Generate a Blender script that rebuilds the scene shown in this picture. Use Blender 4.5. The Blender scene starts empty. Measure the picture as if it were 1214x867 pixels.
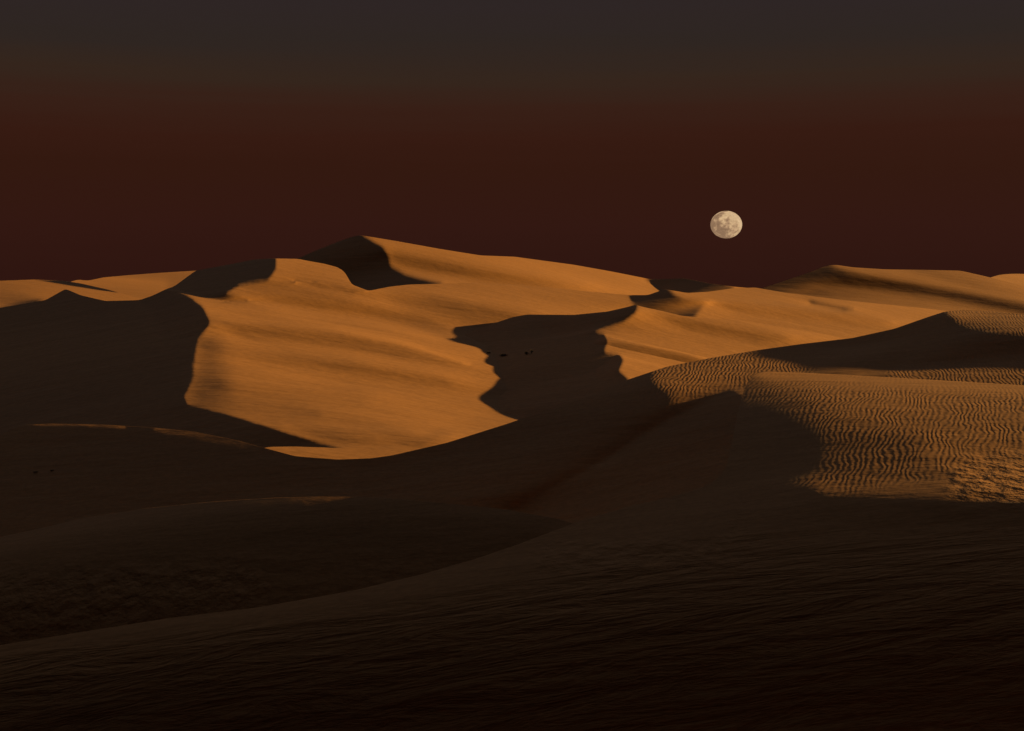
import bpy, math, random
import numpy as np

# ------------------------------------------------------------------ camera, sky, sun, exposure
sc = bpy.context.scene
F = 1686.0            # focal length in photo pixels (50 mm on a 36 mm sensor)
CX, HZ = 607.0, 345.0 # vanishing column, horizon row
SUN_ELEV = math.radians(8.6)
SUN_AZ = math.radians(-25.0)   # 0 = exactly from the right (+X); negative swings it out beyond the dunes

cam_d = bpy.data.cameras.new('camera')
cam = bpy.data.objects.new('camera', cam_d)
sc.collection.objects.link(cam)
cam.location = (0, 0, 0)
cam.rotation_euler = (math.radians(90), 0, 0)
cam_d.lens = 50; cam_d.sensor_width = 36
cam_d.shift_y = -(433.5 - HZ) / 1214.0
cam_d.clip_start = 0.05; cam_d.clip_end = 30000
sc.camera = cam

sc.view_settings.view_transform = 'Standard'
sc.view_settings.look = 'None'
sc.view_settings.gamma = 1.0
sc.view_settings.exposure = 0.75
sc.view_settings.use_curve_mapping = False
sc.cycles.max_bounces = 3
sc.cycles.diffuse_bounces = 2


def nd(nt, t, **kw):
    n = nt.nodes.new(t)
    for k, v in kw.items():
        setattr(n, k, v)
    return n


def ramp(nt, stops, interp='LINEAR'):
    n = nt.nodes.new('ShaderNodeValToRGB')
    cr = n.color_ramp
    cr.interpolation = interp
    while len(cr.elements) < len(stops):
        cr.elements.new(0.5)
    for e, (p, c) in zip(cr.elements, stops):
        e.position = p
        e.color = (c[0], c[1], c[2], 1)
    return n


def lin(r, g, b):
    def f(c):
        c /= 255.0
        return c / 12.92 if c <= 0.04045 else ((c + 0.055) / 1.055) ** 2.4
    return (f(r), f(g), f(b))


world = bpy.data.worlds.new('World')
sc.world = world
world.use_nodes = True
nt = world.node_tree
nt.nodes.clear()
out = nd(nt, 'ShaderNodeOutputWorld')
bg = nd(nt, 'ShaderNodeBackground')
geo = nd(nt, 'ShaderNodeTexCoord')
sep = nd(nt, 'ShaderNodeSeparateXYZ')
nt.links.new(geo.outputs['Generated'], sep.inputs[0])
# dusk layers by elevation: sin(elevation) 0 .. 0.25 covers what the picture sees, then the vault above
EXPO = 2 ** 0.75
mr = nd(nt, 'ShaderNodeMapRange')
mr.inputs[1].default_value = -0.02; mr.inputs[2].default_value = 0.30
wn = nd(nt, 'ShaderNodeTexNoise'); wn.inputs['Scale'].default_value = 1.0; wn.inputs['Detail'].default_value = 5
wm = nd(nt, 'ShaderNodeMapping'); wm.inputs['Scale'].default_value = (2.5, 2.5, 110)
nt.links.new(geo.outputs['Generated'], wm.inputs[0]); nt.links.new(wm.outputs[0], wn.inputs['Vector'])
ws = nd(nt, 'ShaderNodeMath', operation='MULTIPLY_ADD')
nt.links.new(wn.outputs[0], ws.inputs[0]); ws.inputs[1].default_value = 0.018
nt.links.new(sep.outputs['Z'], ws.inputs[2])
nt.links.new(ws.outputs[0], mr.inputs[0])


def el(py, off=0.009):
    s = math.sin(math.atan((HZ - py) / F)) + off
    return (s + 0.02) / 0.32


def sk(r, g, b, m=1.0):
    c = lin(r, g, b)
    return tuple(x * m / EXPO for x in c)


rp = ramp(nt, [(0.0, sk(44, 21, 15)), (el(330), sk(46, 21, 16)), (el(270), sk(50, 23, 17)), (el(200), sk(51, 24, 15)),
               (el(160), sk(54, 26, 17)), (el(125), sk(55, 31, 22)), (el(92), sk(52, 37, 28)), (el(50), sk(46, 37, 33)),
               (el(8), sk(46, 37, 36)), (0.74, sk(45, 37, 36)), (1.0, sk(8, 8, 9))])
nt.links.new(mr.outputs[0], rp.inputs[0])
sky = nd(nt, 'ShaderNodeTexSky')
sky.sky_type = 'NISHITA'; sky.sun_disc = False
sky.sun_elevation = SUN_ELEV; sky.sun_rotation = math.radians(90) - SUN_AZ * -1
skm = nd(nt, 'ShaderNodeVectorMath', operation='SCALE'); skm.inputs[3].default_value = 0.0001
nt.links.new(sky.outputs[0], skm.inputs[0])
add = nd(nt, 'ShaderNodeVectorMath', operation='ADD')
nt.links.new(rp.outputs[0], add.inputs[0]); nt.links.new(skm.outputs[0], add.inputs[1])
# unseen fill lobe added ahead; sky dimmed overhead and behind to darken foreground
def smooth(src, a, b, lo=0.0, hi=1.0):
    m = nd(nt, 'ShaderNodeMapRange'); m.interpolation_type = 'SMOOTHSTEP'
    m.inputs[1].default_value = a; m.inputs[2].default_value = b; m.inputs[3].default_value = lo; m.inputs[4].default_value = hi
    nt.links.new(src, m.inputs[0])
    return m.outputs[0]


def mul(a, b):
    m = nd(nt, 'ShaderNodeMath', operation='MULTIPLY'); nt.links.new(a, m.inputs[0]); nt.links.new(b, m.inputs[1])
    return m.outputs[0]


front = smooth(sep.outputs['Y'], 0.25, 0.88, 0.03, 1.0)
fill_lobe = mul(mul(smooth(sep.outputs['Z'], 0.25, 0.42), smooth(sep.outputs['Z'], 0.55, 0.9, 1.0, 0.0)), smooth(sep.outputs['Y'], 0.0, 0.75))
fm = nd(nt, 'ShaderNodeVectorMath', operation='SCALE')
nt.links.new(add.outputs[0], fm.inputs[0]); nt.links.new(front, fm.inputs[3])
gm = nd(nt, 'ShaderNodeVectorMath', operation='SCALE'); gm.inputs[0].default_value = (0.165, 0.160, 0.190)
nt.links.new(fill_lobe, gm.inputs[3])
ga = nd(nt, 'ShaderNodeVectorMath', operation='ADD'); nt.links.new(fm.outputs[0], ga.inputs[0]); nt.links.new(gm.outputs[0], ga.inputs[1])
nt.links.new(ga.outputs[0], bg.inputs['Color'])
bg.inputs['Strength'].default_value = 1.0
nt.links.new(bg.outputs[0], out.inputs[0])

sl = bpy.data.lights.new('sun', 'SUN')
sl.energy = 4.5; sl.angle = math.radians(0.6); sl.color = (1.0, 0.59, 0.19)
so = bpy.data.objects.new('sun', sl)
sc.collection.objects.link(so)
from mathutils import Vector
sd = Vector((math.cos(SUN_ELEV) * math.cos(SUN_AZ), -math.cos(SUN_ELEV) * math.sin(SUN_AZ), math.sin(SUN_ELEV)))
so.rotation_euler = sd.to_track_quat('Z', 'Y').to_euler()
so.location = sd * 50


# ------------------------------------------------------------------ sand
def sand_material(name, wl, base=(0.50, 0.248, 0.080), fine=1.0, amp=0.30, turn=18.5):
    m = bpy.data.materials.new(name); m.use_nodes = True
    nt = m.node_tree
    b = nt.nodes['Principled BSDF']
    b.inputs['Roughness'].default_value = 0.92
    b.inputs['Specular IOR Level'].default_value = 0.12
    g = nd(nt, 'ShaderNodeNewGeometry')
    # broad tonal drift of the sand itself, long soft wind streaks
    mp = nd(nt, 'ShaderNodeMapping'); mp.inputs['Scale'].default_value = (0.02 * fine, 0.06 * fine, 0.25 * fine)
    mp.inputs['Rotation'].default_value = (0, 0, math.radians(-12))
    nt.links.new(g.outputs['Position'], mp.inputs[0])
    n1 = nd(nt, 'ShaderNodeTexNoise'); n1.inputs['Scale'].default_value = 1.0; n1.inputs['Detail'].default_value = 6
    n1.inputs['Roughness'].default_value = 0.55
    nt.links.new(mp.outputs[0], n1.inputs['Vector'])
    r = ramp(nt, [(0.30, tuple(c * 0.80 for c in base)), (0.72, tuple(min(1, c * 1.15) for c in base))])
    nt.links.new(n1.outputs[0], r.inputs[0])
    n2 = nd(nt, 'ShaderNodeTexNoise'); n2.inputs['Scale'].default_value = 9.0 * fine; n2.inputs['Detail'].default_value = 4
    nt.links.new(g.outputs['Position'], n2.inputs['Vector'])
    mx = nd(nt, 'ShaderNodeMix', data_type='RGBA', blend_type='MULTIPLY'); mx.inputs[0].default_value = 1
    r2 = ramp(nt, [(0.3, (0.88, 0.88, 0.88)), (0.7, (1.06, 1.06, 1.06))])
    nt.links.new(n2.outputs[0], r2.inputs[0])
    nt.links.new(r.outputs[0], mx.inputs[6]); nt.links.new(r2.outputs[0], mx.inputs[7])
    nt.links.new(mx.outputs[2], b.inputs['Base Color'])
    # wind ripples: lines running away from the viewer, bent and forked by noise
    at = nd(nt, 'ShaderNodeAttribute', attribute_name='ripple')
    rot = nd(nt, 'ShaderNodeMapping'); rot.inputs['Rotation'].default_value = (0, 0, math.radians(turn))
    nt.links.new(g.outputs['Position'], rot.inputs[0])
    flat = nd(nt, 'ShaderNodeMapping'); flat.inputs['Scale'].default_value = (1 / wl, 1 / wl, 0)
    nt.links.new(rot.outputs[0], flat.inputs[0])
    na = nd(nt, 'ShaderNodeTexNoise'); na.inputs['Scale'].default_value = 0.11; na.inputs['Detail'].default_value = 3
    na.inputs['Roughness'].default_value = 0.6
    ma = nd(nt, 'ShaderNodeMapping'); ma.inputs['Scale'].default_value = (1.0, 0.55, 1)
    nt.links.new(flat.outputs[0], ma.inputs[0]); nt.links.new(ma.outputs[0], na.inputs['Vector'])
    s2 = nd(nt, 'ShaderNodeSeparateXYZ'); nt.links.new(flat.outputs[0], s2.inputs[0])
    ph = nd(nt, 'ShaderNodeMath', operation='MULTIPLY_ADD')
    nt.links.new(na.outputs[0], ph.inputs[0]); ph.inputs[1].default_value = 5.0
    nt.links.new(s2.outputs['X'], ph.inputs[2])
    tp = nd(nt, 'ShaderNodeMath', operation='MULTIPLY'); nt.links.new(ph.outputs[0], tp.inputs[0]); tp.inputs[1].default_value = 2 * math.pi
    si = nd(nt, 'ShaderNodeMath', operation='SINE'); nt.links.new(tp.outputs[0], si.inputs[0])
    nb = nd(nt, 'ShaderNodeTexNoise'); nb.inputs['Scale'].default_value = 0.14; nb.inputs['Detail'].default_value = 4
    nt.links.new(flat.outputs[0], nb.inputs['Vector'])
    nbr = nd(nt, 'ShaderNodeMapRange'); nbr.inputs[1].default_value = 0.32; nbr.inputs[2].default_value = 0.66
    nbr.inputs[3].default_value = 0.35; nbr.inputs[4].default_value = 1.25
    nt.links.new(nb.outputs[0], nbr.inputs[0])
    a1 = nd(nt, 'ShaderNodeMath', operation='MULTIPLY'); nt.links.new(si.outputs[0], a1.inputs[0]); nt.links.new(nbr.outputs[0], a1.inputs[1])
    a2 = nd(nt, 'ShaderNodeMath', operation='MULTIPLY'); nt.links.new(a1.outputs[0], a2.inputs[0]); nt.links.new(at.outputs['Fac'], a2.inputs[1])
    # height in metres: slope of the ripples = amp
    a3 = nd(nt, 'ShaderNodeMath', operation='MULTIPLY'); nt.links.new(a2.outputs[0], a3.inputs[0]); a3.inputs[1].default_value = amp * wl / (2 * math.pi)
    # trampled, lumpy sand
    tr = nd(nt, 'ShaderNodeAttribute', attribute_name='rough')
    nc = nd(nt, 'ShaderNodeTexNoise'); nc.inputs['Scale'].default_value = 4.5; nc.inputs['Detail'].default_value = 4
    mc = nd(nt, 'ShaderNodeMapping'); mc.inputs['Rotation'].default_value = (0, 0, math.radians(20)); mc.inputs['Scale'].default_value = (1, 0.8, 1)
    nt.links.new(g.outputs['Position'], mc.inputs[0]); nt.links.new(mc.outputs[0], nc.inputs['Vector'])
    c0 = nd(nt, 'ShaderNodeMath', operation='SUBTRACT'); nt.links.new(nc.outputs[0], c0.inputs[0]); c0.inputs[1].default_value = 0.5
    c1 = nd(nt, 'ShaderNodeMath', operation='MULTIPLY'); nt.links.new(c0.outputs[0], c1.inputs[0]); nt.links.new(tr.outputs['Fac'], c1.inputs[1])
    c2 = nd(nt, 'ShaderNodeMath', operation='MULTIPLY_ADD'); nt.links.new(c1.outputs[0], c2.inputs[0]); c2.inputs[1].default_value = 0.075
    nt.links.new(a3.outputs[0], c2.inputs[2])
    # wind-scoured ledges
    sr = nd(nt, 'ShaderNodeAttribute', attribute_name='scour')
    ns_ = nd(nt, 'ShaderNodeTexNoise'); ns_.inputs['Scale'].default_value = 1.0; ns_.inputs['Detail'].default_value = 7
    ns_.inputs['Roughness'].default_value = 0.62; ns_.inputs['Distortion'].default_value = 0.4
    ms_ = nd(nt, 'ShaderNodeMapping'); ms_.inputs['Rotation'].default_value = (0, 0, math.radians(-6)); ms_.inputs['Scale'].default_value = (0.8, 4.5, 2.0)
    nt.links.new(g.outputs['Position'], ms_.inputs[0]); nt.links.new(ms_.outputs[0], ns_.inputs['Vector'])
    e0 = nd(nt, 'ShaderNodeMath', operation='SUBTRACT'); nt.links.new(ns_.outputs[0], e0.inputs[0]); e0.inputs[1].default_value = 0.5
    e1 = nd(nt, 'ShaderNodeMath', operation='MULTIPLY'); nt.links.new(e0.outputs[0], e1.inputs[0]); nt.links.new(sr.outputs['Fac'], e1.inputs[1])
    e2 = nd(nt, 'ShaderNodeMath', operation='MULTIPLY_ADD'); nt.links.new(e1.outputs[0], e2.inputs[0]); e2.inputs[1].default_value = 0.11
    nt.links.new(c2.outputs[0], e2.inputs[2])
    # low relief everywhere
    nf = nd(nt, 'ShaderNodeTexNoise'); nf.inputs['Scale'].default_value = 1.2 * fine; nf.inputs['Detail'].default_value = 6
    nf.inputs['Roughness'].default_value = 0.6
    mf = nd(nt, 'ShaderNodeMapping'); mf.inputs['Scale'].default_value = (0.35, 1.0, 1.0); mf.inputs['Rotation'].default_value = (0, 0, math.radians(-10))
    nt.links.new(g.outputs['Position'], mf.inputs[0]); nt.links.new(mf.outputs[0], nf.inputs['Vector'])
    f2 = nd(nt, 'ShaderNodeMath', operation='MULTIPLY_ADD'); nt.links.new(nf.outputs[0], f2.inputs[0]); f2.inputs[1].default_value = 0.045 / fine
    nt.links.new(e2.outputs[0], f2.inputs[2])
    bp = nd(nt, 'ShaderNodeBump'); bp.inputs['Strength'].default_value = 1.0; bp.inputs['Distance'].default_value = 1.0
    nt.links.new(f2.outputs[0], bp.inputs['Height'])
    nt.links.new(bp.outputs[0], b.inputs['Normal'])
    return m


# ------------------------------------------------------------------ terrain solver
# Each dune range is a depth sheet found by least squares: every area has a slope across (hx) and towards
# the viewer (hy), a few spots have a known distance; the sheet then gives real positions in metres.
def inside(poly, X, Y):
    c = np.zeros(X.shape, bool)
    n = len(poly)
    for i in range(n):
        x0, y0 = poly[i]; x1, y1 = poly[(i + 1) % n]
        if y0 == y1:
            continue
        k = ((y0 > Y) != (y1 > Y)) & (X < (x1 - x0) * (Y - y0) / (y1 - y0) + x0)
        c ^= k
    return c


def blur(a, rx, ry):
    def b1(a, r, ax):
        r = int(round(r))
        if r < 1:
            return a
        pad = [(0, 0), (0, 0)]; pad[ax] = (r + 1, r)
        c = np.cumsum(np.pad(a, pad, mode='edge'), axis=ax)
        n = a.shape[ax]
        hi = np.take(c, range(2 * r + 1, 2 * r + 1 + n), axis=ax); lo = np.take(c, range(0, n), axis=ax)
        return (hi - lo) / (2 * r + 1)
    for _ in range(3):
        a = b1(b1(a, rx, 1), ry, 0)
    return a


def paint(base, regs, key, X, Y, sx, sy):
    out = base.copy()
    for rg in regs:
        if key not in rg:
            continue
        m = inside(rg['p'], X, Y).astype(float)
        r = rg.get('b', 0) * 0.55
        if r > 0:
            m = blur(m, r / sx, r / sy)
        v = rg[key]
        out = out * (1 - m) + m * v
    return out


def near_line(line, X, Y, sx, sy):
    d = np.full(X.shape, 1e9)
    for (x0, y0), (x1, y1) in zip(line[:-1], line[1:]):
        ax, ay = x0 / sx, y0 / sy; bx, by = x1 / sx - ax, y1 / sy - ay
        t = np.clip(((X / sx - ax) * bx + (Y / sy - ay) * by) / (bx * bx + by * by), 0, 1)
        d = np.minimum(d, np.hypot(X / sx - ax - t * bx, Y / sy - ay - t * by))
    return d


def vnoise(U, V, seed):
    rs = np.random.RandomState(seed); T = rs.rand(256, 256) * 2 - 1
    iu = np.floor(U).astype(int); iv = np.floor(V).astype(int); fu = U - iu; fv = V - iv
    fu = fu * fu * (3 - 2 * fu); fv = fv * fv * (3 - 2 * fv)
    g = lambda a, b: T[b % 256, a % 256]
    return (g(iu, iv) * (1 - fu) + g(iu + 1, iv) * fu) * (1 - fv) + (g(iu, iv + 1) * (1 - fu) + g(iu + 1, iv + 1) * fu) * fv


def solve(px0, px1, py0, py1, step, hx0, hy0, regs, anchors, cuts=(), streak=0.0, iters=(500, 350, 260), W2=0.09, LAM=0.5, WA=1.0):
    q = None
    for lev, it in zip((4, 2, 1), iters):
        sx, sy = step[0] * lev, step[1] * lev
        xs = np.arange(px0, px1 + sx, sx); ys = np.arange(py0, py1 + sy, sy)
        X, Y = np.meshgrid(xs, ys)
        hx = paint(np.full(X.shape, hx0), regs, 'hx', X, Y, sx, sy)
        hy = paint(np.full(X.shape, hy0) if hy0 >= 0 else -hy0 - (Y - HZ) / F, regs, 'hy', X, Y, sx, sy)
        if streak:
            V = Y - 0.17 * X
            hx = hx + streak * (vnoise(X / 150, V / 16, 1) + 0.7 * vnoise(X / 90 + 7, V / 7, 2) + 0.5 * vnoise(X / 60 + 3, V / 3.5, 3)) * np.clip((0.12 - hx) / 0.1, 0.15, 1)
        C = np.ones(X.shape)
        JP = np.zeros(X.shape)
        for jp, ln in cuts:
            k = near_line(ln, X, Y, sx, sy) < 0.8
            C[k] = 0.08; JP[k] = jp
        w = (Y - HZ) / F
        den = np.maximum(w + hy, 0.022)
        g = -1.0 / den / F
        G = C / np.abs(g)

        def cen(a):
            return 0.25 * (a[1:, 1:] + a[:-1, 1:] + a[1:, :-1] + a[:-1, :-1])
        ca, sa = math.cos(SUN_AZ), -math.sin(SUN_AZ)
        Gc = cen(G); U_ = cen((X - CX) / F)
        A_ = ca - sa * U_; S = cen(hx) + sa * cen(w); K_ = sa / F * Gc
        Gy = 0.5 * (G[1:] + G[:-1]); gy = 0.5 * (g[1:] + g[:-1])
        WY = np.full(Gy.shape, W2)
        Jy = np.maximum(JP[1:], JP[:-1]); k = Jy > 0
        if k.any():           # a crest hides what lies behind it: the distance jumps there
            cnt = np.maximum(blur(k.astype(float), 0, 3) * 0 + np.apply_along_axis(lambda a: np.convolve(a, np.ones(7), 'same'), 0, k.astype(float)), 1)
            gy = gy.copy(); gy[k] = (-Jy / cnt / sy)[k]
            WY[k] = 0.5 * (1 / np.abs(0.5 * (g[1:] + g[:-1])) / Gy)[k]
        # anchors: bilinear
        aw = []
        for an in anchors:
            ax, ay, D = an[:3]
            fx = (ax - px0) / sx; fy = (ay - py0) / sy
            ix = int(min(max(fx, 0), len(xs) - 2)); iy = int(min(max(fy, 0), len(ys) - 2))
            aw.append((iy, ix, math.log(D), an[3] if len(an) > 3 else 1.0))
        ai = np.array([a[0] for a in aw]); aj = np.array([a[1] for a in aw]); ad = np.array([a[2] for a in aw])
        wa = WA * 60.0 / lev * np.array([a[3] for a in aw])
        cell = 1.0
        ls = LAM

        def fw(q):
            dx = (q[:, 1:] - q[:, :-1]) / sx; dy = (q[1:] - q[:-1]) / sy
            r1 = (A_ * 0.5 * (dx[1:] + dx[:-1]) - S * 0.5 * (dy[:, 1:] + dy[:, :-1])) * Gc
            r2 = dy * Gy * WY
            r3 = (q[:, 2:] - 2 * q[:, 1:-1] + q[:, :-2]) / sx / sx * G[:, 1:-1] * ls
            r4 = (q[2:] - 2 * q[1:-1] + q[:-2]) / sy / sy * G[1:-1] * ls * 0.5
            r5 = q[ai, aj] * wa / 60
            return r1, r2, r3, r4, r5

        def bw(r):
            r1, r2, r3, r4, r5 = r
            o = np.zeros(X.shape)
            t = r1 * Gc * A_ * 0.5 / sx
            for sl_ in (slice(1, None), slice(None, -1)):
                o[sl_, 1:] += t; o[sl_, :-1] -= t
            t = -r1 * Gc * S * 0.5 / sy
            for sl_ in (slice(1, None), slice(None, -1)):
                o[1:, sl_] += t; o[:-1, sl_] -= t
            t = r2 * Gy * WY / sy
            o[1:] += t; o[:-1] -= t
            t = r3 * G[:, 1:-1] * ls / sx / sx
            o[:, 2:] += t; o[:, 1:-1] -= 2 * t; o[:, :-2] += t
            t = r4 * G[1:-1] * ls * 0.5 / sy / sy
            o[2:] += t; o[1:-1] -= 2 * t; o[:-2] += t
            np.add.at(o, (ai, aj), r5 * wa / 60)
            return o
        if q is None:
            q = np.cumsum(g * sy, axis=0)
            q += np.mean(ad - q[ai, aj])
        else:
            # bilinear upsample
            fy = (ys - py0) / sy_p; fx = (xs - px0) / sx_p
            iy = np.clip(fy.astype(int), 0, q.shape[0] - 2); ix = np.clip(fx.astype(int), 0, q.shape[1] - 2)
            ty = (fy - iy)[:, None]; tx = (fx - ix)[None, :]
            q = (q[iy][:, ix] * (1 - ty) * (1 - tx) + q[iy + 1][:, ix] * ty * (1 - tx)
                 + q[iy][:, ix + 1] * (1 - ty) * tx + q[iy + 1][:, ix + 1] * ty * tx)
        z1 = np.zeros_like(S)
        zx = np.zeros((X.shape[0], X.shape[1] - 2)); zy = np.zeros((X.shape[0] - 2, X.shape[1]))
        for outer in range(5):
            if outer:      # wherever the ground would fold back over itself, insist that it recedes
                dy = (q[1:] - q[:-1]) / sy
                bad = (dy > 0.12 * gy) & (Jy == 0)
                if not bad.any():
                    break
                WY[bad] = 0.6 / np.maximum(Gy[bad] * np.abs(gy[bad]), 0.05)
            rhs = bw((K_, gy * Gy * WY, zx, zy, ad * wa / 60))
            wyn = np.zeros(X.shape); wyn[1:] += (WY * Gy) ** 2; wyn[:-1] += (WY * Gy) ** 2
            Gb = G ** 2 + G.mean() ** 2 * 0.002
            D_ = 1.0 / (Gb * (1 / sx ** 2 + hx ** 2 / sy ** 2 + 6 * ls ** 2 / sx ** 4 + 1.5 * ls ** 2 / sy ** 4) + wyn / sy ** 2)
            r = rhs - bw(fw(q)); z = D_ * r; p = z.copy(); rz = (r * z).sum()
            for _ in range((it * (3 if lev == 4 else 1)) // (2 if outer else 1)):
                Ap = bw(fw(p)); al = rz / (p * Ap).sum()
                q = q + al * p; r = r - al * Ap
                z = D_ * r; rn = (r * z).sum()
                p = z + (rn / rz) * p; rz = rn
        sx_p, sy_p = sx, sy
    mn = 0.0003 * sy      # last resort: flatten any remaining fold locally
    up = np.maximum.accumulate((q + mn * np.arange(len(ys))[:, None])[::-1], axis=0)[::-1]
    dn = np.minimum.accumulate(q + mn * np.arange(len(ys))[:, None], axis=0)
    q = 0.5 * (up + dn) - mn * np.arange(len(ys))[:, None]
    return xs, ys, q


def sample(xs, ys, q, X, Y):
    fx = np.clip((X - xs[0]) / (xs[1] - xs[0]), 0, len(xs) - 1.001); fy = np.clip((Y - ys[0]) / (ys[1] - ys[0]), 0, len(ys) - 1.001)
    ix = fx.astype(int); iy = fy.astype(int); tx = fx - ix; ty = fy - iy
    return (q[iy, ix] * (1 - ty) * (1 - tx) + q[iy + 1, ix] * ty * (1 - tx) + q[iy, ix + 1] * (1 - ty) * tx + q[iy + 1, ix + 1] * ty * tx)


def grid_mesh(name, P, mat, attrs):
    ny, nx = P.shape[:2]
    me = bpy.data.meshes.new(name)
    idx = np.arange(ny * nx).reshape(ny, nx)
    a = idx[:-1, :-1].ravel(); b = idx[1:, :-1].ravel(); c = idx[1:, 1:].ravel(); d = idx[:-1, 1:].ravel()
    faces = np.stack([a, b, c, d], 1)
    me.vertices.add(ny * nx); me.vertices.foreach_set('co', P.reshape(-1).astype(np.float32))
    nf = len(faces)
    me.loops.add(nf * 4); me.loops.foreach_set('vertex_index', faces.ravel().astype(np.int32))
    me.polygons.add(nf); me.polygons.foreach_set('loop_start', np.arange(0, nf * 4, 4, dtype=np.int32))
    me.polygons.foreach_set('loop_total', np.full(nf, 4, np.int32))
    me.polygons.foreach_set('use_smooth', np.ones(nf, bool))
    me.update(); me.validate()
    for k, v in attrs.items():
        at = me.attributes.new(k, 'FLOAT', 'POINT'); at.data.foreach_set('value', v.ravel().astype(np.float32))
    me.materials.append(mat)
    o = bpy.data.objects.new(name, me)
    sc.collection.objects.link(o)
    return o


SHEETS = {}


def cspline(pts, xs, k=6):
    """polyline through pts, slightly rounded"""
    p = np.array(pts, float)
    y = np.interp(xs, p[:, 0], p[:, 1])
    if k > 0:
        y = blur(y[None, :], k, 0)[0]
    return y


def dune(name, mat, top, bottom, hx0, hy0, regs, anchors, step=(2, 1.5), colstep=2.0, rows=160, px=(-260, 1520),
         back=0.7, back_slope=0.30, soft=1, paints=(), power=1.3, W2=0.09, label=None, cuts=(), streak=0.0, spread=0):
    py0 = min(t[1] for t in top) - 14; py1 = max(t[1] for t in bottom) + 4
    xs, ys, q = solve(px[0], px[1], py0, py1, step, hx0, hy0, regs, anchors, W2=W2, cuts=cuts, streak=streak)
    cols = np.arange(px[0], px[1] + 0.1, colstep)
    yt = cspline(top, cols, soft); yb = cspline(bottom, cols, 3)
    yb = np.maximum(yb, yt + 3)
    t = np.linspace(0, 1, rows)[:, None] ** power
    X = np.repeat(cols[None, :], rows, 0); Y = yt[None, :] + (yb - yt)[None, :] * t
    q = blur(q, 1, 1) if False else q
    D = np.exp(sample(xs, ys, q, X, Y))
    P = np.stack([D * (X - CX) / F, D, -D * (Y - HZ) / F], -1)
    # back side: rolls over the crest and falls away
    ks = np.array([1.0, 0.55, 0.3, 0.16, 0.08, 0.035, 0.012, 0.004])
    Dt = D[0]
    Db = blur(Dt[None, :], 4, 0)[0]
    bk = []
    for k in ks:
        dd = Db * back * k
        wtop = (yt - HZ) / F
        s = np.maximum(wtop, 0) + back_slope * (0.35 + 0.65 * min(1, k / 0.15))
        yy = Dt + dd
        bk.append(np.stack([P[0, :, 0] + dd * (cols - CX) / F, yy, P[0, :, 2] - s * dd], -1))
    P = np.concatenate([np.array(bk), P], 0)
    at = {}
    for key in ('ripple', 'rough', 'scour'):
        v = paint(np.zeros(X.shape), [r for r in paints if key in r], key, X, Y, colstep, max(0.6, float((yb - yt).mean()) / rows)) if paints else np.zeros(X.shape)
        at[key] = np.concatenate([np.repeat(v[:1], len(ks), 0), v], 0)
    if spread:
        for side in (1, -1):
            if not (spread & (1 if side > 0 else 2)):
                continue
            a0, a1 = (P[:, -1], P[:, -12]) if side > 0 else (P[:, 0], P[:, 11])
            sl_ = np.clip((a0[:, 2] - a1[:, 2]) / (a0[:, 0] - a1[:, 0] + 1e-9), -0.12, 0.22)
            add_ = []
            for k_ in (0.02, 0.05, 0.1, 0.2, 0.35, 0.6, 1.0, 1.6):
                dx_ = side * k_ * np.maximum(a0[:, 1], 10.0) * 0.6
                e_ = a0.copy(); e_[:, 0] += dx_; e_[:, 2] += sl_ * side * np.minimum(np.abs(dx_), 20 + 0 * dx_) * (1 - 0.3 * k_)
                add_.append(e_)
            st = np.stack(add_, 1)
            n_ = st.shape[1]
            if side > 0:
                P = np.concatenate([P, st], 1)
                at = {k: np.concatenate([v, np.repeat(v[:, -1:], n_, 1)], 1) for k, v in at.items()}
            else:
                P = np.concatenate([st[:, ::-1], P], 1)
                at = {k: np.concatenate([np.repeat(v[:, :1], n_, 1), v], 1) for k, v in at.items()}
    o = grid_mesh(name, P, mat, at)
    o['kind'] = 'structure'
    SHEETS[name] = (xs, ys, q)
    return o


def at_pixel(sheet, px, py):
    xs, ys, q = SHEETS[sheet]
    D = float(np.exp(sample(xs, ys, q, np.array([float(px)]), np.array([float(py)])))[0])
    return Vector((D * (px - CX) / F, D, -D * (py - HZ) / F))


M_FAR = sand_material('sand_far', 1.2, fine=0.12, amp=0.1)
M_MID = sand_material('sand_rippled_crest', 0.14, fine=0.6, amp=0.16, turn=12.5)
M_NEAR = sand_material('sand_rippled_near', 0.062, fine=1.5, amp=0.115)

R = lambda hx, p, b=0, hy=None: dict(p=p, hx=hx, b=b, **({'hy': hy} if hy is not None else {}))
DK = 0.22

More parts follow.
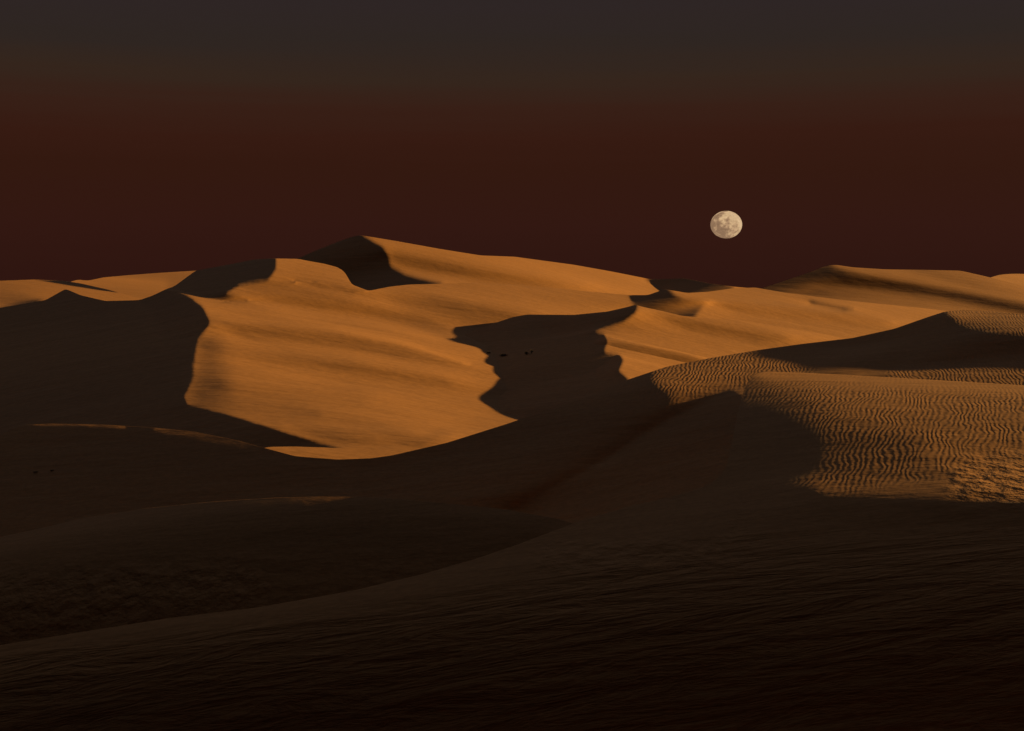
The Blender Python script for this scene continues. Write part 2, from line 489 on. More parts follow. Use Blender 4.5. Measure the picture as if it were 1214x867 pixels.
# ---- the great dune at the back, with its long sunlit flank
a_top = [(320, 330), (340, 314), (352, 307), (375, 297), (400, 287), (418, 280.5), (426, 279), (440, 281), (470, 286), (520, 295), (570, 303), (610, 304.5), (680, 314), (725, 322),
         (770, 331), (790, 331), (812, 330), (840, 336), (870, 340), (893, 342), (930, 350), (980, 360)]
a_bot = [(320, 356), (440, 370), (600, 362), (760, 372), (980, 380)]
a_regs = [
    R(-0.16, [(200, 200), (1100, 200), (1100, 500), (200, 500)], hy=0.12),
    R(-0.20, [(425, 265), (820, 310), (770, 345), (720, 340), (620, 320), (540, 303), (480, 295), (445, 290)], 4),
    R(0.03, [(462, 297), (520, 309), (600, 325), (700, 342), (640, 338), (580, 334), (520, 327), (478, 318), (462, 310)], 7, hy=0.5),
    R(-0.14, [(476, 321), (520, 330), (600, 336), (700, 346), (700, 370), (500, 370)], 3, hy=0.1),
    R(0.27, [(300, 250), (425, 265), (428, 280), (453, 293), (461, 305), (463, 316), (480, 325), (525, 336), (525, 345), (470, 380), (300, 380)], 3, hy=0.12),
    R(0.22, [(764, 331), (800, 315), (830, 325), (872, 341), (872, 360), (800, 360), (782, 341)], 1),
    R(-0.12, [(872, 335), (900, 338), (1000, 350), (1000, 400), (872, 400)], 2),
]
a_anch = [(425, 281, 640), (600, 306, 700), (768, 333, 680), (440, 345, 520), (600, 345, 540), (880, 345, 640)]
dune('great_dune', M_FAR, a_top, a_bot, -0.16, 0.12, a_regs, a_anch, step=(1.5, 1.0), colstep=1.5, rows=110, px=(320, 980), back=0.3, back_slope=0.14, soft=1, streak=0.025)

# ---- sunlit dune at the far left, behind the shadowed one
b_top = [(-260, 345), (0, 333), (40, 331.5), (75, 333), (95, 336), (130, 344), (158, 352.5), (175, 356), (230, 368)]
b_bot = [(-260, 400), (0, 385), (230, 380)]
b_regs = [R(-0.11, [(-300, 250), (400, 250), (400, 500), (-300, 500)]),
          R(0.25, [(-300, 372), (0, 364), (45, 356), (53, 359), (60, 400), (-300, 430)], 2)]
dune('left_far_dune', M_FAR, b_top, b_bot, -0.11, 0.08, b_regs, [(0, 335, 520), (120, 344, 500), (60, 375, 420), (-240, 350, 500)], step=(2, 1.0), colstep=2, rows=50, px=(-260, 230),
     back=0.3, back_slope=0.12, streak=0.02)

# ---- the broad dune in the middle: shadow face on the left, long lit face to the right
far_top = [(-260, 400), (0, 365), (45, 357.5), (54, 356), (78, 342.5), (95, 350), (125, 357), (165, 356), (180, 351), (198, 342.5), (206, 340), (232, 321), (270, 314), (300, 308),
           (320, 306.5), (352, 307), (385, 313), (400, 317), (408, 322), (412, 328), (416, 337), (437, 345), (462, 340), (485, 337.5), (522, 336.5), (560, 335.5), (620, 338), (690, 345),
           (745, 350), (768, 350), (788, 343), (815, 347.5), (840, 346), (868, 342), (895, 341), (930, 347), (1000, 356), (1100, 366), (1214, 380), (1520, 420)]
far_bot = [(-260, 585), (0, 565), (250, 565), (400, 585), (480, 580), (620, 545), (790, 480), (900, 455), (1010, 440), (1130, 420), (1214, 425), (1520, 450)]
far_regs = [
    R(-0.11, [(-300, 250), (1600, 250), (1600, 700), (-300, 700)]),
    R(-0.05, [(470, 330), (530, 332), (700, 340), (790, 352), (755, 363), (680, 380), (625, 376), (590, 364), (530, 347), (480, 338)], 3),
    R(0.01, [(450, 347), (520, 352), (590, 368), (640, 380), (560, 388), (480, 364)], 9, hy=0.4),
    R(-0.12, [(327, 290), (352, 300), (430, 300), (430, 340), (398, 340), (350, 334), (318, 334), (328, 320)], 1),
    R(0.02, [(352, 335), (398, 338), (436, 345), (415, 348)], 2, hy=0.3),
    # slip face of the left ridge
    R(0.22, [(203, 340), (232, 300), (325, 290), (328, 318), (318, 333), (285, 338), (266, 348), (305, 356), (265, 358), (204, 344)], 1),
    # left big shadow face
    R(0.26, [(-300, 300), (198, 300), (198, 342), (222, 352), (240, 366), (248, 384),
             (235, 400), (231, 425), (229, 450), (218, 470), (222, 482), (265, 490), (330, 510), (396, 529), (300, 535), (250, 600), (-300, 600)], 1, hy=0.09),
    R(0.36, [(165, 350), (198, 343), (222, 352), (240, 366), (248, 384), (236, 400), (200, 400)], 3),
    R(0.24, [(222, 480), (265, 490), (330, 510), (396, 528), (450, 531), (500, 540), (500, 600), (200, 600), (200, 520)], 1, hy=0.05),
    # long lit face in front
    R(-0.12, [(248, 385), (340, 388), (400, 393), (480, 410), (520, 425), (571, 436), (573, 440), (558, 463), (590, 484), (601, 493), (600, 510), (460, 560), (396, 529),
              (330, 510), (265, 490), (222, 480), (229, 450), (232, 420)], 1),
    R(-0.17, [(420, 420), (560, 440), (590, 490), (520, 515), (440, 480)], 14),
    R(0.0, [(262, 387), (340, 389.5), (400, 394.5), (480, 411.5), (560, 434), (480, 427), (400, 412), (290, 399)], 5, hy=0.36),
    R(-0.22, [(262, 381), (340, 383), (400, 388), (480, 405), (560, 430), (556, 433), (480, 410), (400, 393), (340, 388), (262, 386)], 2, hy=0.0),
    R(0.04, [(238, 390), (258, 392), (275, 475), (225, 480), (225, 450)], 16),
    R(0.03, [(330, 502), (450, 520), (540, 513), (500, 528), (396, 530)], 7, hy=0.3),
    R(-0.25, [(300, 364), (400, 370), (480, 386), (534, 404), (520, 403), (470, 392), (400, 376), (330, 369)], 4, hy=0.0),
    R(0.01, [(290, 352), (400, 355), (500, 371), (540, 392), (470, 381), (380, 366)], 6, hy=0.38),
    R(-0.25, [(300, 440), (420, 448), (520, 470), (592, 490), (520, 476), (420, 456), (330, 446)], 4, hy=0.0),
    R(-0.02, [(270, 422), (420, 430), (520, 448), (560, 465), (480, 454), (400, 444)], 9, hy=0.36),
    R(-0.25, [(380, 488), (450, 499), (520, 512), (500, 514), (430, 502), (380, 494)], 3, hy=0.0),
    R(-0.20, [(880, 358), (950, 361), (1090, 381), (1080, 383), (940, 365), (880, 361)], 3, hy=0.0),
    R(0.0, [(845, 360), (940, 367), (1060, 382), (1000, 384), (940, 378), (880, 371)], 4, hy=0.35),
    # pocket
    R(0.20, [(744, 335), (768, 335), (789, 335), (800, 350), (812, 355), (840, 357), (834, 364), (824, 376), (815, 390), (785, 390), (755, 380), (748, 352)], 2, hy=0.1),
    R(-0.08, [(838, 358), (950, 362), (1090, 382), (1100, 400), (1000, 410), (940, 395), (870, 385), (826, 376)], 2),
    R(-0.13, [(789, 335), (840, 337), (870, 335), (900, 335), (950, 352), (1060, 372), (950, 362), (880, 352), (845, 350), (812, 350), (800, 346)], 3),
    R(0.22, [(958, 356), (985, 361), (1016, 366), (1000, 368), (962, 361)], 1),
]
far_cuts = [(0.0, [(198, 342.5), (232, 351), (265, 358), (305, 357)]),
            (0.0, [(348, 334), (375, 335), (415, 347), (437, 345)]),
            ]
far_anch = [(320, 308, 520), (390, 322, 490), (1000, 358, 520), (1200, 385, 400), (1500, 425, 300), (210, 342, 450), (320, 335, 440),
            (78, 347, 380), (198, 347, 375), (226, 480, 175), (0, 500, 165), (100, 560, 115), (-200, 580, 115),
            (600, 503, 195), (893, 343, 560), (460, 580, 110), (700, 510, 170), (1000, 438, 210), (1300, 440, 230)]
dune('middle_dune', M_FAR, far_top, far_bot, -0.1, -0.10, far_regs, far_anch, step=(1.5, 1.0), colstep=1.5, rows=260, back=0.25, back_slope=0.12, soft=1, cuts=far_cuts, streak=0.04, spread=3)

# ---- the dunes right of the hollow: dark slip faces on their left, lit backs to the right
def from_sheet(sheet, pts, k=1.0):
    out = []
    for (x, y) in pts:
        xs, ys, q = SHEETS[sheet]
        out.append((x, y, k * float(np.exp(sample(xs, ys, q, np.array([float(x)]), np.array([float(y)])))[0]), 6.0))
    return out
r_top = [(500, 424), (533, 406), (560, 393), (590, 382), (608, 376), (625, 373), (680, 373.5), (720, 369.5), (740, 365), (754, 361.5), (760, 363.5), (790, 370), (808, 374.5), (840, 377.5), (875, 379), (920, 387), (970, 395),
         (1010, 403), (1060, 414)]
r_bot = [(500, 560), (600, 545), (790, 480), (900, 455), (1060, 440)]
r_regs = [
    R(-0.14, [(400, 250), (1200, 250), (1200, 700), (400, 700)], hy=0.1),
    R(0.158, [(400, 300), (754, 300), (756, 362), (752, 372), (738, 381), (700, 392), (716, 396), (720, 405), (716, 418), (735, 421), (738, 430), (732, 440), (745, 450), (700, 600), (400, 600)], 1, hy=0.12),
    R(0.30, [(640, 385), (757, 362), (752, 372), (738, 381), (690, 394), (660, 398)], 4, hy=0.15),
    R(-0.17, [(738, 425), (790, 433), (800, 450), (745, 460), (733, 440)], 1),
    R(-0.02, [(770, 372), (840, 384), (940, 400), (900, 408), (820, 395)], 5, hy=0.3),
    R(-0.22, [(838, 376), (875, 378), (920, 386), (970, 394), (1000, 402), (960, 398), (915, 391), (870, 383)], 2, hy=0.0),
]
edge = [(535, 408), (543, 415), (551, 422), (560, 428), (568, 434), (572, 441), (569, 448), (562, 456), (559, 463), (566, 470), (578, 477), (590, 484), (598, 489), (601, 496)]
r_anch = []
for n_, e_ in enumerate(edge):
    a_ = from_sheet('middle_dune', [e_], 1.02 - 0.060 * n_ / 13.0)[0]
    r_anch.append(a_[:3] + (1.2,))
r_anch += [(757, 365, 430), (860, 383, 430), (1000, 405, 350)]
dune('hollow_dune', M_FAR, r_top, r_bot, -0.14, 0.1, r_regs, r_anch, step=(1.5, 1.0), colstep=1.25, rows=150, px=(500, 1060), back=0.22, back_slope=0.10, soft=1, streak=0.02)


def stepped(name, top, bot, regs, pts, k, px):
    an = []
    for p_ in pts:
        kk = 1.03 + (k - 1.03) * min(1.0, max(0.0, (p_[0] - 560) / 110.0))
        a_ = from_sheet('hollow_dune', [p_], kk)[0]
        an.append(a_[:3] + (2.0,))
    dune(name, M_FAR, top, bot, 0.18, 0.1, regs, an, step=(1.5, 1.0), colstep=1.25, rows=80, px=px, back=0.06, back_slope=0.16, soft=1, streak=0.015)


# two lower crests stepping down into the hollow
stepped('crescent_dune', [(556, 436), (570, 428), (590, 425), (615, 422.5), (640, 417), (665, 409), (690, 398), (700, 393.5), (712, 395.5), (722, 399), (780, 411), (830, 422), (860, 430)],
        [(556, 470), (640, 470), (745, 460), (860, 445)],
        [R(0.165, [(500, 380), (704, 380), (716, 397), (720, 405), (716, 418), (735, 430), (735, 500), (500, 500)], 1, hy=0.1),
         R(0.30, [(668, 404), (704, 390), (716, 396), (720, 405), (716, 419), (690, 414)], 3, hy=0.1),
         R(0.10, [(560, 410), (600, 418), (640, 410), (690, 391), (696, 400), (645, 423), (600, 430), (560, 436)], 3, hy=-0.06),
         R(-0.13, [(704, 380), (716, 396), (720, 405), (716, 418), (735, 430), (735, 500), (900, 500), (900, 380)], 1),
         R(0.03, [(722, 400), (780, 412), (840, 426), (800, 436), (740, 430), (722, 415)], 3, hy=0.45),
         R(-0.22, [(712, 390), (780, 405), (850, 424), (850, 428), (780, 414), (722, 403)], 1, hy=0.0)],
        [(562, 436), (590, 432), (640, 425), (700, 400), (716, 405), (780, 416), (840, 428), (600, 460), (740, 440)], 0.985, (556, 860))
stepped('lower_crescent_dune', [(560, 452), (575, 444), (600, 441.5), (640, 438.5), (670, 433.5), (700, 424), (718, 419.5), (728, 420), (740, 422.5), (765, 428), (790, 433.5), (830, 441)],
        [(560, 500), (640, 500), (745, 470), (830, 455)],
        [R(0.165, [(500, 400), (726, 400), (735, 420), (739, 428), (733, 440), (745, 449), (760, 520), (500, 520)], 1, hy=0.1),
         R(0.30, [(690, 432), (728, 417), (738, 424), (738, 430), (732, 440), (745, 452), (715, 452)], 3, hy=0.1),
         R(0.10, [(565, 436), (640, 432), (690, 420), (720, 414), (725, 420), (695, 433), (640, 445), (570, 449)], 3, hy=-0.06),
         R(-0.16, [(726, 400), (735, 420), (739, 428), (733, 440), (745, 449), (760, 520), (900, 520), (900, 400)], 1)],
        [(566, 450), (600, 448), (640, 445), (700, 432), (735, 426), (745, 445), (790, 438), (600, 490)], 0.965, (560, 830))

# ---- small lit ledge at the foot of the lit face
g_top = [(270, 541), (300, 534), (318, 530), (345, 529.5), (380, 530.5), (440, 533), (480, 537), (520, 542)]
g_bot = [(270, 565), (400, 570), (520, 565)]
dune('sand_ledge', M_FAR, g_top, g_bot, -0.10, 0.05, [R(-0.08, [(200, 500), (600, 500), (600, 600), (200, 600)])], [(300, 537, 118), (400, 536, 118), (500, 545, 112), (400, 560, 104)],
     step=(2, 1), colstep=2, rows=30, px=(270, 520), back=0.3, back_slope=0.15)

# ---- the far dune on the right
m_top = [(820, 372), (860, 360), (900, 343), (930, 333), (960, 323), (978, 315.5), (990, 314), (1010, 317), (1050, 319.5), (1090, 320), (1138, 321), (1165, 327), (1214, 339), (1300, 352), (1520, 380)]
m_bot = [(820, 384), (900, 375), (1000, 390), (1214, 410), (1520, 440)]
m_regs = [
    R(-0.02, [(800, 250), (1600, 250), (1600, 500), (800, 500)]),
    R(-0.19, [(990, 290), (1140, 290), (1560, 340), (1560, 420), (1214, 356), (1100, 336), (1030, 324), (985, 316)], 3),
    R(0.14, [(880, 356), (900, 335), (984, 310), (990, 317), (1030, 327), (1110, 341), (1214, 361), (1320, 385), (1214, 372), (1110, 352), (1030, 342), (970, 338), (905, 356)], 6, hy=0.5),
]
m_anch = [(985, 318, 850), (1138, 323, 1000), (1214, 342, 1020), (860, 366, 750), (960, 370, 680), (1214, 400, 640)]
dune('distant_dune', M_FAR, m_top, m_bot, -0.02, 0.05, m_regs, m_anch, step=(2, 1.0), colstep=2, rows=90, px=(820, 1520), back=0.3, back_slope=0.12)

# ---- pale low dune beyond on the left
p_top = [(50, 352), (78, 336), (92, 331.5), (104, 333), (122, 329), (150, 326.5), (190, 323.5), (232, 321), (280, 318), (340, 316), (380, 330)]
p_bot = [(50, 356), (120, 378), (380, 378)]
dune('pale_dune', M_FAR, p_top, p_bot, -0.03, 0.06, [R(-0.03, [(0, 300), (450, 300), (450, 400), (0, 400)]), R(-0.10, [(60, 320), (130, 325), (200, 332), (200, 345), (120, 338), (60, 345)], 5)],
     [(120, 332, 1050), (230, 324, 1100), (120, 365, 780), (300, 365, 800)], step=(2, 1), colstep=2, rows=50, px=(50, 380), back=0.25, back_slope=0.1)

# ---- a pale crest peeping over it
n_top = [(1120, 352), (1165, 332), (1185, 325.5), (1205, 324.5), (1240, 326), (1300, 334), (1400, 345)]
n_bot = [(1120, 356), (1400, 362)]
dune('far_crest', M_FAR, n_top, n_bot, -0.12, 0.08, [R(-0.12, [(1100, 300), (1450, 300), (1450, 400), (1100, 400)])], [(1190, 328, 1500), (1350, 342, 1500), (1130, 352, 1450)],
     step=(3, 1.5), colstep=3, rows=24, px=(1120, 1400), back=0.2, back_slope=0.1)

# ---- the near shadowed dune with the rippled crest
s_top = [(-260, 560), (-100, 532), (0, 517), (15, 508), (30, 504), (60, 502.5), (120, 503.5), (180, 507), (230, 512), (280, 522), (320, 533), (350, 541), (400, 545), (440, 543.5), (465, 540), (530, 525),
         (600, 503), (650, 486), (700, 469), (745, 450), (790, 435), (840, 425), (900, 415), (950, 408), (1010, 401), (1060, 390), (1100, 376), (1120, 369.5), (1140, 367.5), (1175, 369), (1214, 373), (1320, 384), (1520, 400)]
s_bot = [(-260, 760), (0, 700), (200, 660), (400, 655), (600, 665), (700, 665), (820, 640), (880, 625), (900, 500), (950, 475), (1214, 490), (1520, 510)]
s_regs = [
    R(0.10, [(-300, 350), (1600, 350), (1600, 800), (-300, 800)]),
    R(0.17, [(-300, 350), (400, 480), (400, 700), (-300, 800)], 10, hy=0.24),
    R(0.10, [(36, 495), (150, 498), (150, 507.5), (60, 505.5), (40, 506)], 1, hy=0.0),
    R(0.16, [(180, 500), (280, 515), (350, 534), (410, 538), (460, 535), (470, 546), (400, 554), (340, 550), (270, 530), (180, 514)], 4, hy=-0.03),
    R(0.24, [(400, 540), (600, 495), (780, 430), (800, 470), (700, 540), (610, 600), (450, 640)], 12, hy=0.13),
    R(0.30, [(600, 510), (745, 452), (780, 440), (760, 470), (680, 520)], 10, hy=0.13),
    R(0.09, [(765, 448), (790, 425), (900, 400), (960, 395), (950, 436), (893, 445), (850, 455), (790, 465)], 10, hy=0.08),
    R(0.16, [(955, 395), (1140, 390), (1140, 420), (1080, 452), (955, 452)], 8, hy=0.03),
    R(0.31, [(990, 396), (1010, 390), (1110, 366), (1130, 360), (1140, 378), (1110, 394), (1060, 406), (1000, 412)], 6, hy=0.08),
    R(0.05, [(1110, 360), (1214, 362), (1540, 380), (1540, 410), (1214, 386), (1130, 380)], 6, hy=0.08),
    R(0.26, [(1110, 388), (1214, 396), (1540, 420), (1540, 440), (1214, 424), (1060, 434)], 8, hy=0.08),
    R(0.125, [(1060, 440), (1214, 430), (1540, 450), (1540, 540), (1060, 520)], 6, hy=0.02),
    R(0.32, [(606, 602), (700, 556), (770, 510), (830, 480), (866, 465), (880, 470), (885, 640), (690, 650)], 3, hy=0.10),
]
s_anch = [(-240, 560, 80), (30, 505, 78), (200, 511, 72), (350, 542, 62), (400, 547, 61), (460, 542, 60), (600, 505, 62), (700, 471, 64), (790, 437, 66), (900, 417, 68), (1010, 403, 70), (1130, 370, 74),
          (1214, 375, 72), (1500, 402, 70), (0, 600, 40), (-240, 680, 36), (0, 640, 34), (250, 600, 36), (400, 600, 37), (610, 602, 36), (690, 618, 28), (870, 555, 20), (872, 480, 32),
          (893, 446, 41), (1000, 447, 44), (1214, 460, 42), (1100, 405, 58, 3), (1010, 418, 57, 3), (1214, 410, 58, 3), (1500, 480, 40), (400, 650, 30), (650, 650, 26), (770, 510, 40)]
s_p = [dict(p=[(735, 452), (790, 425), (900, 405), (955, 398), (965, 440), (893, 450), (850, 460), (770, 475)], ripple=1.0, b=10),
       dict(p=[(1090, 360), (1214, 360), (1540, 370), (1540, 405), (1214, 400), (1120, 396)], ripple=0.55, b=8),
       dict(p=[(1050, 436), (1214, 405), (1540, 430), (1540, 540), (1050, 520)], ripple=0.7, b=10)]
dune('shadowed_dune', M_MID, s_top, s_bot, 0.1, 0.06, s_regs, s_anch, step=(2, 1.5), colstep=1.5, rows=200, back=0.8, back_slope=0.22, paints=s_p, spread=3)

# ---- low dune front left
l_top = [(-260, 700), (-100, 665), (0, 637), (50, 626), (100, 614), (170, 603), (250, 595), (320, 590.5), (380, 589), (430, 589.5), (480, 592), (540, 598), (600, 604), (660, 615), (720, 632), (800, 660), (900, 690)]
l_bot = [(-260, 850), (0, 810), (200, 770), (400, 740), (600, 700), (900, 700)]
l_regs = [
    R(0.21, [(-300, 550), (1000, 550), (1000, 900), (-300, 900)], 0, hy=0.1),
    R(0.24, [(-300, 720), (0, 670), (300, 630), (700, 640), (700, 900), (-300, 900)], 30, hy=0.25),
    R(0.32, [(-300, 740), (0, 715), (300, 700), (700, 690), (700, 900), (-300, 900)], 40, hy=0.6),
    R(0.20, [(-300, 690), (0, 628), (100, 604), (250, 585), (400, 578), (600, 594), (700, 618), (700, 640), (600, 618), (400, 604), (250, 610), (100, 630), (0, 654), (-300, 720)], 8, hy=-0.04),
    R(0.185, [(340, 584), (430, 584), (450, 592), (430, 594), (350, 594)], 3),
]
l_anch = [(-240, 700, 24), (0, 640, 27), (250, 597, 29), (400, 592, 29), (600, 607, 27), (700, 630, 25), (880, 690, 20), (0, 760, 11), (-240, 800, 9), (250, 730, 12.5), (500, 685, 15), (0, 800, 9.5), (650, 640, 22)]
dune('low_dune', M_NEAR, l_top, l_bot, 0.17, 0.1, l_regs, l_anch, step=(3, 2), colstep=3, rows=110, px=(-260, 900), back=0.5, back_slope=0.25, spread=2,
     paints=[dict(p=[(-260, 700), (0, 690), (300, 660), (640, 650), (640, 760), (-260, 860)], rough=0.35, b=25), dict(p=[(-260, 690), (0, 680), (300, 670), (330, 720), (-260, 800)], rough=0.9, b=18)])

# ---- foreground dune, lit and rippled on the right
f_top = [(-260, 800), (-100, 781), (0, 765), (100, 749), (200, 733), (300, 721), (330, 716), (420, 700), (500, 681), (560, 664), (610, 647), (650, 632), (690, 617), (740, 602), (800, 588), (840, 575), (856, 562),
         (864, 545), (868, 525), (872, 500), (878, 475), (885, 455), (895, 443), (908, 440.5), (950, 442), (1000, 444.5), (1080, 449), (1214, 457), (1320, 466), (1520, 484)]
f_bot = [(-260, 1150), (1520, 1150)]
f_regs = [
    R(0.19, [(-300, 400), (1600, 400), (1600, 1200), (-300, 1200)], 0, hy=0.03),
    R(0.18, [(-300, 795), (0, 755), (330, 705), (500, 670), (690, 606), (850, 562), (880, 575), (700, 640), (520, 705), (340, 745), (0, 795), (-300, 830)], 10, hy=-0.06),
    R(0.095, [(880, 430), (1600, 440), (1600, 595), (1214, 592), (1040, 587), (930, 580), (860, 575)], 12, hy=0.0),
    R(0.22, [(850, 446), (915, 456), (960, 480), (1000, 515), (1080, 540), (1000, 562), (940, 580), (850, 590)], 40),
    R(0.165, [(990, 512), (1090, 520), (1100, 548), (960, 556)], 14),
    R(0.02, [(890, 435), (1600, 460), (1600, 486), (1214, 468), (1050, 457), (905, 450)], 6),
    R(0.03, [(1130, 548), (1560, 520), (1560, 592), (1214, 590), (1120, 588)], 14),
    R(0.09, [(960, 572), (1150, 568), (1150, 590), (980, 588)], 8),
    R(0.25, [(1000, 600), (1600, 600), (1600, 640), (1000, 625)], 6, hy=0.03),
    R(0.25, [(-300, 800), (300, 745), (700, 680), (1600, 640), (1600, 1200), (-300, 1200)], 30, hy=0.22),
    R(0.36, [(-300, 820), (600, 735), (1600, 700), (1600, 1200), (-300, 1200)], 40, hy=0.55),
    R(0.46, [(-300, 850), (600, 800), (1600, 780), (1600, 1200), (-300, 1200)], 40, hy=0.75),
]
f_anch = [(0, 768, 8.6), (500, 684, 14), (690, 620, 20), (862, 565, 18), (878, 530, 21), (880, 470, 31), (900, 443, 39), (1214, 459, 38), (1500, 486, 34),
          (1000, 600, 12.2), (1214, 600, 12.0), (1500, 610, 11.5)]
f_p = [dict(p=[(880, 440), (905, 430), (1214, 445), (1540, 470), (1540, 590), (1200, 585), (1130, 560), (1000, 580), (880, 575)], ripple=1.0, b=8),
       dict(p=[(850, 440), (900, 452), (950, 500), (1000, 560), (900, 600), (850, 600)], ripple=0.35, b=30),
       dict(p=[(880, 435), (1214, 445), (1540, 470), (1540, 482), (1214, 468), (1000, 456), (880, 452)], ripple=0.25, b=8),
       dict(p=[(1140, 548), (1300, 530), (1540, 530), (1540, 620), (1200, 600), (1120, 585)], ripple=0.1, rough=1.0, b=14),
       dict(p=[(640, 640), (900, 640), (900, 675), (640, 675)], rough=0.6, b=14),
       dict(p=[(640, 645), (860, 640), (900, 672), (640, 680)], rough=0.9, b=12),
       dict(p=[(500, 720), (760, 668), (1000, 650), (1540, 625), (1540, 1200), (-260, 1200), (-260, 800), (200, 760)], scour=1.0, b=30)]
dune('foreground_dune', M_NEAR, f_top, f_bot, 0.19, 0.02, f_regs, f_anch, step=(2, 2), colstep=1.5, rows=330, back=0.6, back_slope=0.5, paints=f_p, power=1.25, soft=1, spread=3)

# ---- sand around and behind the photographer, and the plain out to the horizon
gx = np.linspace(-70, 70, 141); gy = np.concatenate([np.linspace(4.6, -4, 30), np.linspace(-5, -70, 50)])
GX, GY = np.meshgrid(gx, gy)
Z = -2.35 + 0.19 * GX - np.clip(-GY - 1, 0, 60) * 0.12
o = grid_mesh('sand_slope', np.stack([GX, GY, Z], -1), M_NEAR, {'ripple': np.zeros(GX.shape), 'rough': np.zeros(GX.shape) + 0.2, 'scour': np.zeros(GX.shape) + 0.6})
o['kind'] = 'structure'
gx = np.linspace(-9000, 9000, 61); gy = np.linspace(9000, 150, 41)
GX, GY = np.meshgrid(gx, gy)
Z = -34 + 3 * np.sin(GX / 700.0) * np.cos(GY / 900.0)
o = grid_mesh('ground', np.stack([GX, GY, Z], -1), M_FAR, {'ripple': np.zeros(GX.shape), 'rough': np.zeros(GX.shape)})
o['kind'] = 'structure'

# ------------------------------------------------------------------ moon
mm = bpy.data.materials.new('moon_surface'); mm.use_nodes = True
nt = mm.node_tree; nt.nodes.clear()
mo = nd(nt, 'ShaderNodeOutputMaterial'); em = nd(nt, 'ShaderNodeEmission')  # emission stands in for sunlight falling on the moon
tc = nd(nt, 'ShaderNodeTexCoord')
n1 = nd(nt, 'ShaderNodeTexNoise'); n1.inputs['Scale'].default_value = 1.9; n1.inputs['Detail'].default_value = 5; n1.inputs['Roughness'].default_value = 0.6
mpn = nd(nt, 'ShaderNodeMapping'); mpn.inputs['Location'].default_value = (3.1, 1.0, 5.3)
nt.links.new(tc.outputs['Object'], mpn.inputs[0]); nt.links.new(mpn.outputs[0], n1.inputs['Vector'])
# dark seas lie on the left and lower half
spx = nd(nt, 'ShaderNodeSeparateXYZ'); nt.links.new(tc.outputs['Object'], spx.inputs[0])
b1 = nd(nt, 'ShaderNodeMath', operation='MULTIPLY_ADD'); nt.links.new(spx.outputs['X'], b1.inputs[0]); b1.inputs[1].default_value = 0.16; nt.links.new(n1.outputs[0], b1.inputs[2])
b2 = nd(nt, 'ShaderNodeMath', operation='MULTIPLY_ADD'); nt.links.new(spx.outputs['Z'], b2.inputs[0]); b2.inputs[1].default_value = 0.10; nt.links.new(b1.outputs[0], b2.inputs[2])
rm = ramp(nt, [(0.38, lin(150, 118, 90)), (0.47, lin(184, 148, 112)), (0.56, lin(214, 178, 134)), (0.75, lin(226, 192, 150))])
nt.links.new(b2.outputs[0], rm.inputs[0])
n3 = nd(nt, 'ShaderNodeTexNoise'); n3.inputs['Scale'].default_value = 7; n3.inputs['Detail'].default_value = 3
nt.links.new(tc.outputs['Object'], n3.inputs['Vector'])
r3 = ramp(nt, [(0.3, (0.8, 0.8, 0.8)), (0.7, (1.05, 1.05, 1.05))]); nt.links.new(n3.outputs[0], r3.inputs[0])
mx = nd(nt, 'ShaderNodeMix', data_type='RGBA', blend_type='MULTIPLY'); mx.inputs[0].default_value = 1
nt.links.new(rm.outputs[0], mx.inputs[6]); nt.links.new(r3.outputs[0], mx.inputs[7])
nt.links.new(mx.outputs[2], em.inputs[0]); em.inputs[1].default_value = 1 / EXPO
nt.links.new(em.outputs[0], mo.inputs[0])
import bmesh
bm = bmesh.new()
bmesh.ops.create_icosphere(bm, subdivisions=5, radius=1.0)
me = bpy.data.meshes.new('moon'); bm.to_mesh(me); bm.free()
for p in me.polygons:
    p.use_smooth = True
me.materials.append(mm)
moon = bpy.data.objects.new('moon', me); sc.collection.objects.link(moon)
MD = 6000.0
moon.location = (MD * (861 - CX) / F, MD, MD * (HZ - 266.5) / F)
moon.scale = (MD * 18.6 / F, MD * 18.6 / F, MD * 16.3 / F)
moon['label'] = 'pale gold, almost full moon with grey seas hanging in the dark red sky'
moon['category'] = 'moon'

# ------------------------------------------------------------------ desert shrubs
def flat_mat(name, c, rough=0.8):
    m = bpy.data.materials.new(name); m.use_nodes = True
    b = m.node_tree.nodes['Principled BSDF']; b.inputs['Roughness'].default_value = rough
    n = nd(m.node_tree, 'ShaderNodeTexNoise'); n.inputs['Scale'].default_value = 6
    r = ramp(m.node_tree, [(0.3, tuple(x * 0.6 for x in c)), (0.7, c)])
    m.node_tree.links.new(n.outputs[0], r.inputs[0]); m.node_tree.links.new(r.outputs[0], b.inputs['Base Color'])
    return m


LEAF = flat_mat('dry_leaves', (0.060, 0.055, 0.028)); STEM = flat_mat('dry_stems', (0.10, 0.065, 0.035))


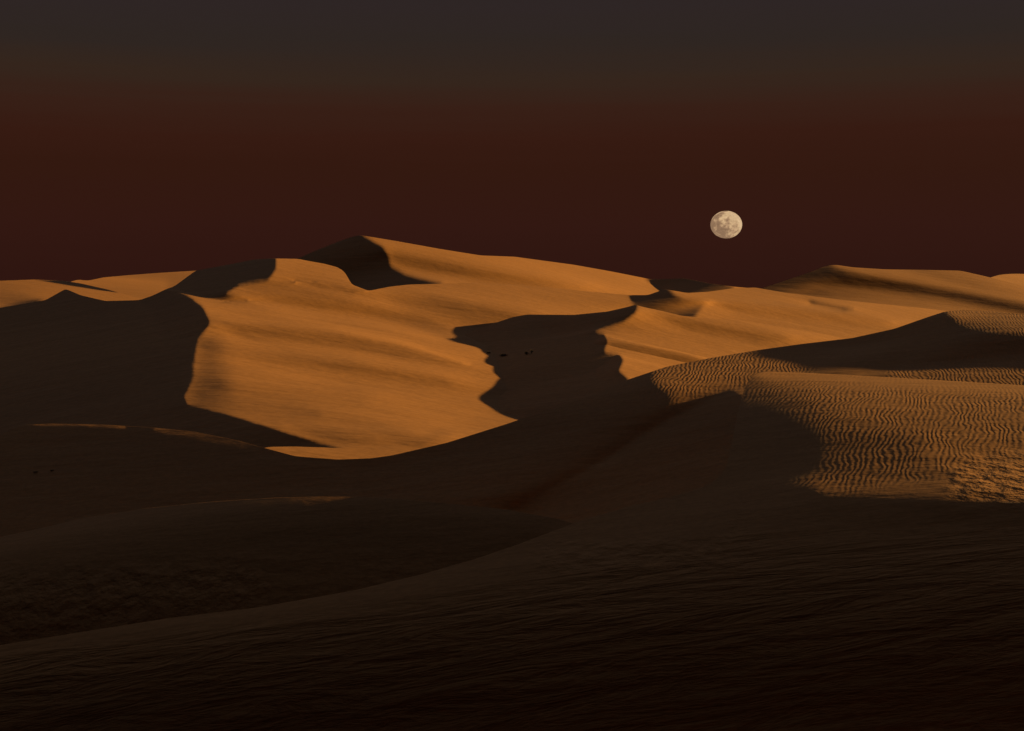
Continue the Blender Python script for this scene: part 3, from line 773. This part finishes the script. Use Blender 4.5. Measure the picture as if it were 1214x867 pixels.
def make_shrub(seed, w, h):
    rn = random.Random(seed)
    root = bpy.data.objects.new('desert_shrub', None); sc.collection.objects.link(root)
    bs = bmesh.new(); bl = bmesh.new()
    for k in range(26):
        a = rn.uniform(0, 2 * math.pi); sp = rn.uniform(0.2, 1.0)
        tip = Vector((math.cos(a) * w * 0.5 * sp, math.sin(a) * w * 0.5 * sp, h * rn.uniform(0.45, 1.0) * (1.15 - 0.5 * sp)))
        base = Vector((tip.x * 0.12, tip.y * 0.12, -0.04))
        mid = base.lerp(tip, 0.5) + Vector((0, 0, h * 0.12))
        pr = None
        for q_, rad in ((base, 0.014 * w), (mid, 0.010 * w), (tip, 0.004 * w)):
            ring = [bs.verts.new(q_ + Vector((math.cos(t) * rad, math.sin(t) * rad, 0))) for t in (0, 2.1, 4.2)]
            if pr:
                for i in range(3):
                    bs.faces.new((pr[i], pr[(i + 1) % 3], ring[(i + 1) % 3], ring[i]))
            pr = ring
        for l in range(22):
            c = mid.lerp(tip, rn.uniform(0, 1.1)) + Vector((rn.gauss(0, .05), rn.gauss(0, .05), rn.gauss(0, .04))) * w
            c.z = max(c.z, 0.02)
            d = Vector((rn.gauss(0, 1), rn.gauss(0, 1), rn.gauss(0.4, 1))).normalized() * w * 0.05
            e = d.orthogonal().normalized() * w * 0.018
            bl.faces.new([bl.verts.new(c - d * 0.5), bl.verts.new(c + e), bl.verts.new(c + d), bl.verts.new(c - e)])
    for nm, b_, mt in (('stems', bs, STEM), ('foliage', bl, LEAF)):
        me = bpy.data.meshes.new(nm); b_.to_mesh(me); b_.free(); me.materials.append(mt)
        o = bpy.data.objects.new(nm, me); sc.collection.objects.link(o); o.parent = root
    return root


shrubs = [
    ('hollow_dune', 579, 420.5, 1.06, 0.56, 1, 'dark round desert shrub, leftmost of those in the shaded hollow between the dunes'),
    ('hollow_dune', 597, 422.3, 1.44, 0.38, 2, 'low wide dark shrub, second from the left in the shaded hollow'),
    ('hollow_dune', 624, 420.5, 0.98, 0.60, 3, 'dark shrub, second from the right in the shaded hollow'),
    ('hollow_dune', 630, 419.0, 0.68, 0.75, 4, 'small upright dark shrub, rightmost in the shaded hollow'),
    ('middle_dune', 947, 398.5, 1.9, 0.42, 5, 'flat scrubby tuft on the sunlit sand beyond the rippled crest, middle one of three'),
    ('middle_dune', 957, 400.3, 1.9, 0.42, 6, 'flat scrubby tuft on the sunlit sand nearest the rippled crest, rightmost of three'),
    ('middle_dune', 926, 390.8, 1.2, 0.25, 7, 'tiny faint tuft on the sunlit sand, leftmost and farthest of three'),
    ('shadowed_dune', 42, 560.5, 0.17, 0.035, 8, 'low dry tuft on the shaded dune at far left, left one of a pair'),
    ('shadowed_dune', 62, 558.5, 0.15, 0.035, 9, 'low dry tuft on the shaded dune at far left, right one of a pair'),
]
for sheet, px, py, w, h, seed, lab in shrubs:
    r_ = make_shrub(seed, w, h)
    r_.location = at_pixel(sheet, px, py)
    r_['label'] = lab; r_['category'] = 'shrub'; r_['group'] = 'scattered desert shrubs'
